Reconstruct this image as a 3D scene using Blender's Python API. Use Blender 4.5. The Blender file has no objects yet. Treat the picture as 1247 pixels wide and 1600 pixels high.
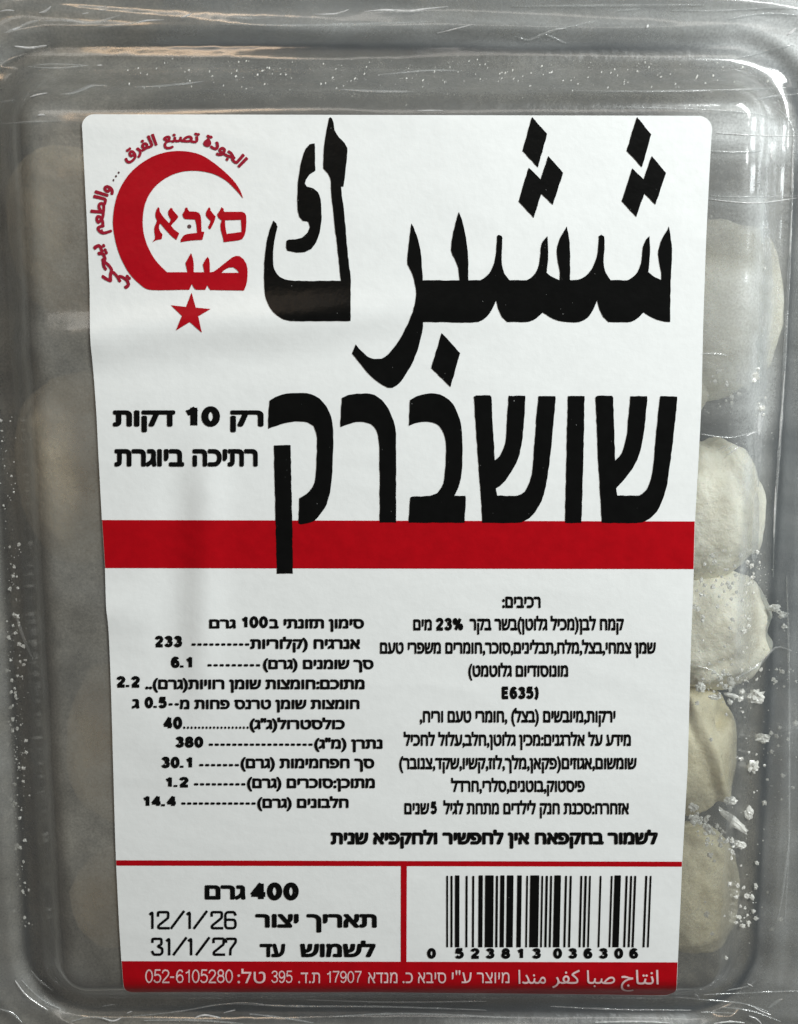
import bpy, bmesh, math, random
import numpy as np
from mathutils import Vector, noise as mnoise
from mathutils.geometry import tessellate_polygon

SC = bpy.context.scene
COL = SC.collection
random.seed(7)
rng = np.random.default_rng(11)
MM = 0.001

# ---------------------------------------------------------------- camera
D = 164.0                      # mm, lens to the middle of the label
TILT = math.radians(8.5)
TOP = 24.0                     # mm, height of the lid's flat top
FLOOR = 3.0
KPX = D / 0.1
cam_pos = np.array([0.0, D * math.sin(TILT), TOP + D * math.cos(TILT)])
fwd = np.array([0.0, -math.sin(TILT), -math.cos(TILT)])
rgt = np.array([1.0, 0.0, 0.0])
upv = np.array([0.0, math.cos(TILT), -math.sin(TILT)])
cam = bpy.data.cameras.new('camera')
cam.sensor_fit = 'VERTICAL'
cam.angle = 2 * math.atan(800 / KPX)
cam.clip_start = 0.01
cam.clip_end = 20
camo = bpy.data.objects.new('camera', cam)
COL.objects.link(camo)
camo.location = Vector(cam_pos * MM)
camo.rotation_euler = (-TILT, 0, 0)
SC.camera = camo

# ---------------------------------------------------------------- world, lamps, exposure
W = bpy.data.worlds.new('World'); SC.world = W; W.use_nodes = True
bgn = W.node_tree.nodes['Background']
bgn.inputs[0].default_value = (1.0, 0.98, 0.94, 1)
bgn.inputs[1].default_value = 0.115
SC.view_settings.view_transform = 'Standard'
SC.view_settings.look = 'None'
SC.view_settings.exposure = 0.17
SC.view_settings.gamma = 1

def unproj(px, py, z):
    """where the line of sight of a pixel of the photograph meets the level z (mm)"""
    px = np.asarray(px, float); py = np.asarray(py, float)
    a = (px - 623.5) / KPX; b = (800 - py) / KPX
    dx = a; dy = fwd[1] + b * upv[1]; dz = fwd[2] + b * upv[2]
    t = (z - cam_pos[2]) / dz
    return cam_pos[0] + dx * t, cam_pos[1] + dy * t

def area(name, loc, target, sx, sy, power, color):
    l = bpy.data.lights.new(name, 'AREA'); l.shape = 'RECTANGLE'; l.size = sx * MM; l.size_y = sy * MM
    l.energy = power; l.color = color
    o = bpy.data.objects.new(name, l); COL.objects.link(o)
    o.location = Vector(loc) * MM
    o.rotation_euler = (Vector(target) - Vector(loc)).to_track_quat('-Z', 'Y').to_euler()
    return o

def mirror_point(px, py, z, dist):
    x, y = unproj(px, py, z)
    p = Vector((float(x), float(y), z)); c = Vector((0, cam_pos[1], 2 * z - cam_pos[2]))
    return p + (p - c).normalized() * dist

area('ceiling_lamp', (240, 235, 290), (10, 10, TOP), 200, 90, 1.85, (0.965, 1.0, 0.99))
area('back_lamp', mirror_point(600, -60, 17.5, 900), (0, 0, TOP), 760, 110, .62, (1.0, 0.95, 0.88))
area('side_lamp', (900, 230, 420), (0, 20, TOP), 90, 420, 1.3, (0.92, 0.98, 1.0))
area('warm_lamp', mirror_point(290, 34, 17.5, 900), (-30, 75, 17), 190, 42, .30, (1.0, 0.68, 0.40))

# ---------------------------------------------------------------- helpers
def tag(o, label=None, cat=None, group=None, kind=None):
    if label: o['label'] = label
    if cat: o['category'] = cat
    if group: o['group'] = group
    if kind: o['kind'] = kind
    return o

def link_mesh(name, verts_mm, faces, mat, parent=None, smooth=True):
    me = bpy.data.meshes.new(name)
    v = np.asarray(verts_mm, float) * MM
    me.from_pydata(v.tolist(), [], [list(f) for f in faces])
    if smooth: me.shade_smooth()
    me.update()
    if mat: me.materials.append(mat)
    o = bpy.data.objects.new(name, me); COL.objects.link(o)
    if parent: o.parent = parent
    return o

def grid_mesh(name, X, Y, Z, mat, parent=None, attrs=None):
    ny, nx = X.shape
    me = bpy.data.meshes.new(name)
    co = np.stack([X, Y, Z], -1).reshape(-1, 3) * MM
    idx = np.arange(nx * ny).reshape(ny, nx)
    q = np.stack([idx[:-1, :-1], idx[:-1, 1:], idx[1:, 1:], idx[1:, :-1]], -1).reshape(-1, 4)
    me.vertices.add(len(co)); me.vertices.foreach_set('co', co.ravel())
    me.loops.add(q.size); me.loops.foreach_set('vertex_index', q.ravel().astype(np.int32))
    me.polygons.add(len(q)); me.polygons.foreach_set('loop_start', np.arange(0, q.size, 4, dtype=np.int32))
    me.update(calc_edges=True); me.validate()
    me.shade_smooth()
    for k, a in (attrs or {}).items():
        at = me.attributes.new(k, 'FLOAT', 'POINT'); at.data.foreach_set('value', a.ravel().astype(np.float32))
    me.materials.append(mat)
    o = bpy.data.objects.new(name, me); COL.objects.link(o)
    if parent: o.parent = parent
    return o

TAB = rng.random((256, 256))
def vnoise(x, y):
    xi = np.floor(x).astype(int); yi = np.floor(y).astype(int)
    fx = x - xi; fy = y - yi
    fx = fx * fx * (3 - 2 * fx); fy = fy * fy * (3 - 2 * fy)
    g = lambda a, b: TAB[a & 255, b & 255]
    return ((g(xi, yi) * (1 - fx) + g(xi + 1, yi) * fx) * (1 - fy) + (g(xi, yi + 1) * (1 - fx) + g(xi + 1, yi + 1) * fx) * fy) * 2 - 1

def fbm(x, y, o=4):
    s = 0; a = 1; t = 0
    for i in range(o):
        s = s + a * vnoise(x * 2 ** i + 17.3 * i, y * 2 ** i + 9.1 * i); t += a; a *= .5
    return s / t

def sstep(t):
    t = np.clip(t, 0, 1); return t * t * (3 - 2 * t)

# ---------------------------------------------------------------- materials
def mat_new(name):
    m = bpy.data.materials.new(name); m.use_nodes = True
    nt = m.node_tree; nt.nodes.clear()
    return m, nt
def N(nt, typ, **kw):
    n = nt.nodes.new(typ)
    for k, v in kw.items():
        if k.startswith('i_'):
            key = k[2:]
            key = int(key) if key.isdigit() else key.replace('_', ' ')
            n.inputs[key].default_value = v
        else: setattr(n, k, v)
    return n
def coords(nt, scale=1000.0, stretch=(1, 1, 1)):
    tc = N(nt, 'ShaderNodeTexCoord'); mp = N(nt, 'ShaderNodeMapping')
    mp.inputs['Scale'].default_value = (scale * stretch[0], scale * stretch[1], scale * stretch[2])
    nt.links.new(tc.outputs['Object'], mp.inputs['Vector'])
    return mp.outputs['Vector']
def noise_node(nt, vec, scale, detail=3, rough=.55):
    n = N(nt, 'ShaderNodeTexNoise'); n.inputs['Scale'].default_value = scale
    n.inputs['Detail'].default_value = detail; n.inputs['Roughness'].default_value = rough
    nt.links.new(vec, n.inputs['Vector']); return n.outputs['Fac']
def ramp(nt, fac, stops):
    r = N(nt, 'ShaderNodeValToRGB'); e = r.color_ramp.elements
    while len(e) < len(stops): e.new(.5)
    for el, (p, c) in zip(e, stops):
        el.position = p; el.color = c if len(c) == 4 else (*c, 1)
    nt.links.new(fac, r.inputs['Fac']); return r.outputs['Color']
def math_n(nt, op, a, b, clamp=False):
    m = N(nt, 'ShaderNodeMath', operation=op, use_clamp=clamp)
    for i, v in enumerate((a, b)):
        if isinstance(v, (int, float)): m.inputs[i].default_value = v
        else: nt.links.new(v, m.inputs[i])
    return m.outputs[0]
def g3(v): return (v, v, v, 1)

def ink_material(name, color, rough, speck=True, var=.15, bump=True, spec=.10):
    m, nt = mat_new(name)
    b = N(nt, 'ShaderNodeBsdfPrincipled'); o = N(nt, 'ShaderNodeOutputMaterial')
    b.inputs['Roughness'].default_value = rough
    b.inputs['Specular IOR Level'].default_value = spec
    v = coords(nt)
    f = noise_node(nt, v, .45, 4)
    c = ramp(nt, f, [(.3, tuple(x * (1 - var) for x in color)), (.7, tuple(min(1, x * (1 + var)) for x in color))])
    if speck:
        s = noise_node(nt, v, 3.2, 1)
        k = ramp(nt, s, [(.80, g3(0)), (.84, g3(.6))])
        mx = N(nt, 'ShaderNodeMix', data_type='RGBA'); mx.inputs['B'].default_value = (.55, .56, .55, 1)
        nt.links.new(k, mx.inputs['Factor']); nt.links.new(c, mx.inputs['A']); c = mx.outputs['Result']
    nt.links.new(c, b.inputs['Base Color'])
    if bump:
        bp = N(nt, 'ShaderNodeBump'); bp.inputs['Strength'].default_value = .22; bp.inputs['Distance'].default_value = .00016
        nt.links.new(noise_node(nt, v, .9, 4), bp.inputs['Height']); nt.links.new(bp.outputs[0], b.inputs['Normal'])
    nt.links.new(b.outputs[0], o.inputs[0])
    return m

M_paper = ink_material('label_paper', (.775, .80, .80), .30, speck=False, var=.02, spec=.35)
M_black = ink_material('black_ink', (.004, .0042, .0041), .24)
M_red = ink_material('red_ink', (.38, .0025, .007), .34, speck=False, var=.07)
M_logo = ink_material('logo_red_ink', (.38, .003, .010), .34, speck=False, var=.06)
M_logo2 = ink_material('small_red_ink', (.30, .012, .030), .36, speck=False, var=.1)
M_dot = ink_material('dull_ink', (.10, .055, .06), .4, speck=False)
M_pink = ink_material('knocked_out_lettering', (.72, .52, .53), .34, speck=False)
M_edge = ink_material('paper_edge', (.70, .71, .70), .5, speck=False)

def plastic_material(name, rough, tint, hazecol, haze_attr, base_haze, nscale, stretch, bump_s, bump_scale, spec=.9, contrast=(.3, .72), hi=1.0):
    """thin clear plastic: what is behind shows through, with a gloss on top and a scattering coat of frost or haze"""
    m, nt = mat_new(name)
    out = N(nt, 'ShaderNodeOutputMaterial')
    v = coords(nt, 1000, stretch); v1 = coords(nt)
    bp = N(nt, 'ShaderNodeBump'); bp.inputs['Strength'].default_value = bump_s; bp.inputs['Distance'].default_value = .0006
    nt.links.new(noise_node(nt, v, bump_scale, 4, .6), bp.inputs['Height'])
    tr = N(nt, 'ShaderNodeBsdfTransparent'); tr.inputs[0].default_value = (*tint, 1)
    gl = N(nt, 'ShaderNodeBsdfGlossy'); gl.inputs['Roughness'].default_value = rough; gl.inputs['Color'].default_value = (1, 1, 1, 1)
    nt.links.new(bp.outputs[0], gl.inputs['Normal'])
    df = N(nt, 'ShaderNodeBsdfDiffuse'); tl = N(nt, 'ShaderNodeBsdfTranslucent')
    cvar = noise_node(nt, v1, .06, 3)
    cc = ramp(nt, cvar, [(.3, tuple(x * .82 for x in hazecol)), (.7, tuple(min(1, x * 1.15) for x in hazecol))])
    nt.links.new(cc, df.inputs[0]); nt.links.new(cc, tl.inputs[0]); nt.links.new(bp.outputs[0], df.inputs['Normal'])
    sc = N(nt, 'ShaderNodeMixShader', i_0=.35); nt.links.new(df.outputs[0], sc.inputs[1]); nt.links.new(tl.outputs[0], sc.inputs[2])
    n1 = ramp(nt, noise_node(nt, v, nscale, 5, .62), [(contrast[0], g3(.45)), (contrast[1], g3(1.25 * hi))])
    if haze_attr:
        at = N(nt, 'ShaderNodeAttribute', attribute_name=haze_attr)
        h = math_n(nt, 'ADD', at.outputs['Fac'], base_haze)
    else:
        h = base_haze
    fine = ramp(nt, noise_node(nt, v1, 2.6, 3, .7), [(.3, g3(.70)), (.7, g3(1.22))])
    h = math_n(nt, 'MULTIPLY', h, math_n(nt, 'MULTIPLY', n1, fine), True)
    m1 = N(nt, 'ShaderNodeMixShader'); nt.links.new(h, m1.inputs[0]); nt.links.new(tr.outputs[0], m1.inputs[1]); nt.links.new(sc.outputs[0], m1.inputs[2])
    fr = N(nt, 'ShaderNodeFresnel'); fr.inputs['IOR'].default_value = 1.5; nt.links.new(bp.outputs[0], fr.inputs['Normal'])
    # the back of a sheet sees the same reflectance as its front
    geo = N(nt, 'ShaderNodeNewGeometry')
    ff = math_n(nt, 'MULTIPLY', math_n(nt, 'MINIMUM', fr.outputs[0], .6), spec, True)
    ff = math_n(nt, 'MULTIPLY', ff, math_n(nt, 'SUBTRACT', 1.0, geo.outputs['Backfacing']))
    m2 = N(nt, 'ShaderNodeMixShader'); nt.links.new(ff, m2.inputs[0]); nt.links.new(m1.outputs[0], m2.inputs[1]); nt.links.new(gl.outputs[0], m2.inputs[2])
    nt.links.new(m2.outputs[0], out.inputs[0])
    return m

M_film = plastic_material('wrapping_film', .13, (.97, .975, .975), (.80, .83, .83), 'haze_glare', .02, .10, (.30, 1.5, 1), .03, .3, spec=1.3)
M_lid = plastic_material('frosted_clear_plastic', .34, (.97, .975, .975), (.315, .30, .26), 'frost', 0.0, .22, (1, .8, 1), .25, .5, spec=1.0, contrast=(.2, .9))
M_tray = plastic_material('clear_tray_plastic', .34, (.88, .90, .92), (.22, .245, .27), None, .30, .16, (1.6, .55, 1), .6, .25, spec=1.0)
M_foldglint = plastic_material('creased_film_pale_glint', .12, (.97, .98, .98), (.86, .90, .90), None, .30, .5, (1, 1, 1), .2, .8, spec=1.8)  # whitish scatter stands in for soft light glinting off folds
M_foldglint_hi = plastic_material('creased_film_bright_glint', .10, (.97, .98, .98), (1, 1, 1), None, .95, .9, (1, 1, 1), .2, .8, spec=2.2)  # near-white scatter paints the bright glints on the film

def ice_material():
    m, nt = mat_new('ice'); out = N(nt, 'ShaderNodeOutputMaterial'); b = N(nt, 'ShaderNodeBsdfPrincipled')
    v = coords(nt)
    c = ramp(nt, noise_node(nt, v, 1.4, 3), [(.3, (.66, .66, .62)), (.7, (.90, .91, .87))])
    nt.links.new(c, b.inputs['Base Color'])
    b.inputs['Roughness'].default_value = .22; b.inputs['Specular IOR Level'].default_value = .7
    tr = N(nt, 'ShaderNodeBsdfTransparent'); mx = N(nt, 'ShaderNodeMixShader'); mx.inputs[0].default_value = .62
    nt.links.new(tr.outputs[0], mx.inputs[1]); nt.links.new(b.outputs[0], mx.inputs[2]); nt.links.new(mx.outputs[0], out.inputs[0])
    return m
M_ice = ice_material()

def dough_material(name, tone=(1, 1, 1)):
    m, nt = mat_new(name); out = N(nt, 'ShaderNodeOutputMaterial'); b = N(nt, 'ShaderNodeBsdfPrincipled')
    v = coords(nt)
    k = lambda c: tuple(a * t for a, t in zip(c, tone))
    c = ramp(nt, noise_node(nt, v, .22, 5, .62), [(.28, k((.58, .53, .40))), (.42, k((.82, .79, .65))), (.70, k((.93, .92, .80)))])
    s = ramp(nt, noise_node(nt, v, 1.05, 2), [(.26, g3(.5)), (.31, g3(0))])
    mx = N(nt, 'ShaderNodeMix', data_type='RGBA'); mx.inputs['B'].default_value = (.24, .22, .15, 1)
    nt.links.new(s, mx.inputs['Factor']); nt.links.new(c, mx.inputs['A'])
    nt.links.new(mx.outputs['Result'], b.inputs['Base Color'])
    b.inputs['Roughness'].default_value = .55
    b.inputs['Subsurface Weight'].default_value = .15; b.inputs['Subsurface Radius'].default_value = (.004, .003, .002); b.inputs['Subsurface Scale'].default_value = .5
    bp = N(nt, 'ShaderNodeBump'); bp.inputs['Strength'].default_value = .45; bp.inputs['Distance'].default_value = .0008
    nt.links.new(noise_node(nt, v, .8, 5, .65), bp.inputs['Height']); nt.links.new(bp.outputs[0], b.inputs['Normal'])
    nt.links.new(b.outputs[0], out.inputs[0])
    return m
M_dough = dough_material('frozen_dough')
M_dough3 = dough_material('yellower_frozen_dough', (.86, .82, .70))
M_dough2 = dough_material('browner_frozen_dough', (1.0, .86, .74))

def counter_material():
    m, nt = mat_new('slate_counter'); out = N(nt, 'ShaderNodeOutputMaterial'); b = N(nt, 'ShaderNodeBsdfPrincipled')
    v = coords(nt)
    c = ramp(nt, noise_node(nt, v, .05, 5), [(.3, (.075, .083, .090)), (.7, (.16, .17, .175))])
    nt.links.new(c, b.inputs['Base Color']); b.inputs['Roughness'].default_value = .5
    nt.links.new(b.outputs[0], out.inputs[0]); return m
M_counter = counter_material()

# ---------------------------------------------------------------- the counter
bm = bmesh.new()
bmesh.ops.create_grid(bm, x_segments=40, y_segments=40, size=.45)
for v in bm.verts: v.co.z = -.0004 + .0002 * mnoise.noise(v.co * 12)
me = bpy.data.meshes.new('counter'); bm.to_mesh(me); bm.free(); me.materials.append(M_counter); me.shade_smooth()
o = bpy.data.objects.new('counter', me); COL.objects.link(o); tag(o, kind='structure')

# ---------------------------------------------------------------- the package: surface shapes (all in mm)
FZ = TOP - 8
fx_r = float(unproj(1240, 250, FZ)[0]); fx_l = float(unproj(28, 1100, FZ)[0])
fy_t = float(unproj(600, 82, FZ)[1]); fy_b = float(unproj(600, 1571, FZ)[1])
CX, CY = (fx_r + fx_l) / 2, (fy_t + fy_b) / 2
HX, HY = (fx_r - fx_l) / 2, (fy_t - fy_b) / 2

def rr_dist(x, y, hx, hy, r):
    qx = np.abs(x - CX) - (hx - r); qy = np.abs(y - CY) - (hy - r)
    return np.hypot(np.maximum(qx, 0), np.maximum(qy, 0)) + np.minimum(np.maximum(qx, qy), 0) - r

def gpx(x, y, px, py, sx, sy, ang=0):
    """soft bump round the place seen at a pixel, widths in mm"""
    gx, gy = unproj(px, py, TOP)
    c, s = math.cos(ang), math.sin(ang)
    dx = x - gx; dy = y - gy
    u = dx * c + dy * s; w = -dx * s + dy * c
    return np.exp(-(u / sx) ** 2 - (w / sy) ** 2)

def H(x, y):
    """slack in the film that lid, film and label follow"""
    h = 0.16 * fbm(x / 34 + 3, y / 34 + 5, 2) + 0.035 * fbm(x / 9, y / 9, 3)
    # step-like fold across the left half, at the foot of the logo
    yc = 28.5 + 0.10 * (x + 30) + 0.6 * np.sin(x / 9)
    left = 1 - sstep((x + 22) / 34)
    t = (y - yc)
    h = h + left * (0.58 * np.exp(-(t / 3.4) ** 2) - .24 * np.exp(-((t + 5.5) / 3.5) ** 2))
    # soft fold under the black word
    t2 = y - (30.5 + .02 * x)
    mid = sstep((x + 30) / 20) * (1 - sstep((x - 6) / 25))
    h = h + mid * .13 * np.exp(-(t2 / 2.6) ** 2)
    # upright buckle in the left third
    xc = -30 + .05 * y
    ry = sstep((14 - y) / 12) * sstep((y + 40) / 22)
    h = h + ry * (0.50 * np.exp(-((x - xc) / 2.8) ** 2) - .30 * np.exp(-((x - xc + 5) / 3.2) ** 2))
    h = h + .045 * (1 - np.abs(fbm(x / 26 + 40, y / 11 + .2 * x / 10, 2)) * 3)
    # small dents on the left border
    h = h + .38 * gpx(x, y, 168, 955, 6, 3.5) + .25 * gpx(x, y, 150, 540, 5, 3) - .2 * gpx(x, y, 180, 1010, 6, 4)
    h = h - .22 * gpx(x, y, 200, 1250, 12, 7) + .12 * gpx(x, y, 1040, 1220, 14, 6)
    return h

def lid_z(x, y):
    d = rr_dist(x, y, HX - 6.5, HY - 6.5, 5)
    t = np.clip((d + 4.6) / 11.6, 0, 1)
    z = TOP - 8 * t * t * t * (t * (6 * t - 15) + 10)
    z = z + 1.7 * sstep((d - 7.2) / 2.6) + .35 * np.exp(-((d - 14) / 1.2) ** 2)
    z = z - 1.6 * sstep((d - 24) / 4)
    # a pressed line just inside the flat top's border
    z = z + .14 * np.exp(-((d + 1.6) / .8) ** 2) * sstep((x - 45) / 6) * sstep((fy_t - 15 - y) / 5)
    return z + H(x, y) * (1 - sstep((d + 1) / 8))

# label outline, photo pixels
LX = [(178, 128), (190, 128), (240, 130.5), (300, 133.5), (350, 136), (400, 138), (450, 140.2), (520, 140.6), (540, 141.8), (560, 144), (600, 147.5), (650, 151), (700, 153.3), (750, 156), (812, 159.2),
      (887, 164), (950, 165.8), (975, 168.9), (1000, 170.5), (1030, 171.8), (1080, 173.6), (1150, 175.6), (1290, 179.4), (1345, 181.2), (1450, 186.4), (1500, 189.6), (1540, 192.4), (1562, 193.5)]
RX = [(178, 1113), (200, 1112.6), (280, 1108), (372, 1103.5), (500, 1099), (630, 1096), (700, 1092.5), (815, 1086), (889, 1084.2), (1000, 1080), (1050, 1078.6), (1200, 1074.6), (1350, 1066), (1420, 1063), (1500, 1059.4), (1562, 1057)]
xl = lambda y: float(np.interp(y, [p[0] for p in LX], [p[1] for p in LX]))
xr = lambda y: float(np.interp(y, [p[0] for p in RX], [p[1] for p in RX]))
yt = lambda x: 178.4 + 2.6 * (x - 128) / 985
yb = lambda x: float(np.interp(x, [190, 300, 600, 700, 900, 1060], [1553.5, 1552.6, 1553.2, 1555.5, 1559, 1561]))

lbx0, _ = unproj(128, 200, TOP); lbx1, _ = unproj(1112, 200, TOP)
_, lby1 = unproj(600, 178, TOP); _, lby0 = unproj(600, 1557, TOP)
lcx, lcy = (lbx0 + lbx1) / 2, (lby0 + lby1) / 2
lhx, lhy = (lbx1 - lbx0) / 2, (lby1 - lby0) / 2

def film_z(x, y, detail=True):
    base = lid_z(x, y) + .28
    qx = np.abs(x - lcx) - lhx; qy = np.abs(y - lcy) - lhy
    q = np.maximum(qx, qy)
    m = sstep((q - .3) / 3.5)
    d = rr_dist(x, y, HX, HY, 12)
    fl = sstep((d + 3) / 5)                      # on the flange, where the wrap is slack
    # the wrap bridges the groove round the lid
    base = base + .5 * np.exp(-((d) / 2.6) ** 2)
    if detail:
        ydom = sstep((np.abs(y - CY) - (HY - 9)) / 8)      # long creases run with the edge they lie on
        hor = 1 - np.abs(fbm(x / 120 + 3 + .08 * y / 10, y / 5.5 + .012 * x, 2)) * 2.2
        ver = 1 - np.abs(fbm(x / 5.2, y / 130 + .01 * x, 2)) * 2.0
        wr = (ydom * hor + (1 - ydom) * ver) * (1 - .85 * gpx(x, y, 290, 34, 13, 3.5))
        base = base + m * .16 * fbm(x / 16 + 4, y / 7 + 2, 2) * (1 - .8 * gpx(x, y, 290, 34, 13, 4))
        base = base + m * (fl * (.55 * wr) + (1 - fl) * (.10 * (1 - np.abs(fbm(x / 70 + 9, y / 7 + .03 * x, 2)) * 2)) + .03 * fbm(x / 2.2, y / 1.6, 3) * fl)
    return base

def surf(px, py, off):
    """place on the film (plus off) that a photo pixel looks at"""
    z = np.full(np.shape(px), TOP)
    for _ in range(4):
        x, y = unproj(px, py, z)
        z = film_z(x, y, False) + off
    return x, y, z

package = bpy.data.objects.new('food_package', None); COL.objects.link(package)
package.location = (0, 0, 0); package.empty_display_size = .02
tag(package, 'clear plastic box of frozen dumplings with a white, black and red label', 'food package')

# frost under the lid, and haze on the wrap, painted highlight and groove shade included
gx = np.arange(-80, 80.01, .5); gy = np.arange(-100, 100.01, .5)
X, Y = np.meshgrid(gx, gy)
Z = lid_z(X, Y)
dT = rr_dist(X, Y, HX - 6.5, HY - 6.5, 5)
lefty = 1 - sstep((X + 47) / 20)
frost = .30 + lefty * .64
frost += .24 * sstep((Y - (fy_t - 12)) / 5)
rgtm = sstep((X - 35) / 8)
ypx = np.interp(Y[:, 0], [float(unproj(1150, p, TOP)[1]) for p in (1600, 1500, 1400, 1250, 1120, 1060, 900, 700, 640, 560, 420, 330, 200)],
                [.62, .58, .50, .36, .24, .10, .04, .06, .26, .46, .54, .6, .55])[:, None]
frost = frost * (1 - rgtm) + rgtm * ypx
for (a, b, sx, sy, k, ang) in [(60, 612, 6, 1.3, -.30, .75), (108, 1060, 1.6, 2.8, -.34, 0), (140, 1042, 2.6, 1.6, -.12, .5), (28, 1000, 1.6, 26, -.5, 0), (30, 1350, 2.0, 14, -.35, 0), (60, 1480, 10, 10, -.24, 0), (12, 560, 1.2, 10, -.35, 0),
                               (1215, 960, 3, 20, .16, 0), (1150, 150, 14, 3, .10, 0), (1215, 1330, 5, 30, .16, 0), (100, 720, 4.4, 9, -.38, -.15), (150, 1150, 3.6, 7, -.32, .15), (150, 1405, 4.2, 5.5, -.28, .0), (95, 340, 4, 8, -.14, 0)]:
    frost += k * gpx(X, Y, a, b, sx, sy, ang)
frost += .05 * fbm(X / 7, Y / 7, 4) + .05 * fbm(X / 22 + 5, Y / 22, 2) + .16 * rgtm * sstep((0 - Y) / 30) * fbm((X * .64 - Y * .77) / 14, (X * .77 + Y * .64) / 1.6, 3)
frost += .10 * np.exp(-((dT - 2) / 2.5) ** 2) - .55 * np.exp(-((dT - 7.2) / .9) ** 2)  # last term clears the frost to paint the groove's shade
inside = dT < 26
keep = np.clip(frost, .02, .92)
lid = grid_mesh('lid', X, Y, Z, M_lid, package, {'frost': keep})
# trim the lid to its rounded outline
def trim(o, test):
    b = bmesh.new(); b.from_mesh(o.data)
    bmesh.ops.delete(b, geom=[f for f in b.faces if test(f.calc_center_median() / MM)], context='FACES')
    b.to_mesh(o.data); b.free()
trim(lid, lambda c: rr_dist(c.x, c.y, HX - 6.5, HY - 6.5, 9) > 27)

gx = np.arange(-84, 84.01, .4); gy = np.arange(-104, 104.01, .32)
X, Y = np.meshgrid(gx, gy)
Z = film_z(X, Y)
haze_glare = .05 + .05 * fbm(X / 30, Y / 6 + .1 * X, 4)
dd = rr_dist(X, Y, HX, HY, 12)
haze_glare += -.06 * sstep((-Y - 40) / 30) + (.10 + .07 * sstep((X + 30) / 60)) * sstep((dd + 2) / 4) + .22 * sstep((dd + 2) / 4) * fbm(X / 45, Y / 2.2 + .03 * X, 4) * sstep((np.abs(Y - CY) - (HY - 9)) / 8)  # last streaks stand in for the light and dark of soft folds
haze_glare += -.22 * np.exp(-((dd) / 1.0) ** 2)  # dark line painted for the shade in the groove
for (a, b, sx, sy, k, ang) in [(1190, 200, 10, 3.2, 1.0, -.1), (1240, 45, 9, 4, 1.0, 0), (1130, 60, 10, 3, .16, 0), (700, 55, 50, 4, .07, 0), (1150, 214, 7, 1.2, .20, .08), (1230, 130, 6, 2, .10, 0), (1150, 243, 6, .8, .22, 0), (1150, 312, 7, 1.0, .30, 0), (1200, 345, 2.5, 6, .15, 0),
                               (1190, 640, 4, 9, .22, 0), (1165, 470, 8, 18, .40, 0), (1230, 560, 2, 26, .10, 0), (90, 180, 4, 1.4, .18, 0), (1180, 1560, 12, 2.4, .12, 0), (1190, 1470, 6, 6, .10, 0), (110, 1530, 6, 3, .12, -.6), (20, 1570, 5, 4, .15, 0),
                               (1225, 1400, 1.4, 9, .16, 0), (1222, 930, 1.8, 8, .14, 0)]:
    haze_glare += k * gpx(X, Y, a, b, sx, sy, ang)
bx_ = float(unproj(1201, 250, TOP)[0])  # next lines paint the right edge's highlight as pale bands
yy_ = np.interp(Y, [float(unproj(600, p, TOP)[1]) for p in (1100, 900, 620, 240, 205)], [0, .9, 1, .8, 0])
haze_glare += .42 * np.exp(-((X - bx_ - .4 * np.sin(Y / 19)) / .95) ** 2) * yy_ * (.75 + .5 * vnoise(X * 0, Y / 5))
haze_glare += .16 * np.exp(-((X - bx_ + 1.5) / 2.6) ** 2) * yy_
haze_glare += .22 * np.exp(-((X - bx_ - 3.6) / .8) ** 2) * yy_ * (.6 + .6 * vnoise(X * 0 + 4, Y / 6))
film = grid_mesh('wrapping_film', X, Y, Z, M_film, package, {'haze_glare': np.clip(haze_glare, 0, .9)})

# clear tray under the lid: rounded loops from its rim down to its floor
def rounded_loop(hx, hy, r, z, n=10):
    pts = []
    for cxs, cys, a0 in ((1, 1, 0), (-1, 1, 90), (-1, -1, 180), (1, -1, 270)):
        for i in range(n + 1):
            a = math.radians(a0 + 90 * i / n)
            pts.append((CX + cxs * (hx - r) + r * math.cos(a), CY + cys * (hy - r) + r * math.sin(a), z))
    return pts
loops = [(19, 26, 16.0), (17, 26, 15.2), (3, 14, 15.4), (0.5, 12, 15.0), (-.6, 11, 13.5), (-2.2, 10, 9), (-2.6, 10, 8.6), (-4.2, 9.5, 8.4), (-5.2, 9, 5), (-7.5, 8, FLOOR - .6), (-9, 7.5, FLOOR - 1)]
vs = []; fs = []
for (e, r, z) in loops: vs += rounded_loop(HX + e, HY + e, r, z)
n = 44
for i in range(len(loops) - 1):
    for j in range(n): fs.append((i * n + j, (i + 1) * n + j, (i + 1) * n + (j + 1) % n, i * n + (j + 1) % n))
fs.append(tuple(range((len(loops) - 1) * n, len(loops) * n)))
tray = link_mesh('tray', vs, fs, M_tray, package)
# moulded ribs on the tray floor that show in the clear corner
for k in range(9):
    y0 = CY - HY + 16 + k * 15.5
    for sgn in (1, -1):
        x0 = CX + sgn * (HX - 12); x1 = CX + sgn * (HX - 30)
        rv = []
        for (x, w) in ((x0, 1.3), (x1, .8)):
            yy = y0 + (0 if x == x0 else 9)
            rv += [(x, yy - w, FLOOR - .95), (x, yy, FLOOR - .3), (x, yy + w, FLOOR - .95)]
        link_mesh('tray_rib', rv, [(0, 1, 4, 3), (1, 2, 5, 4)], M_tray, tray)

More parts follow.
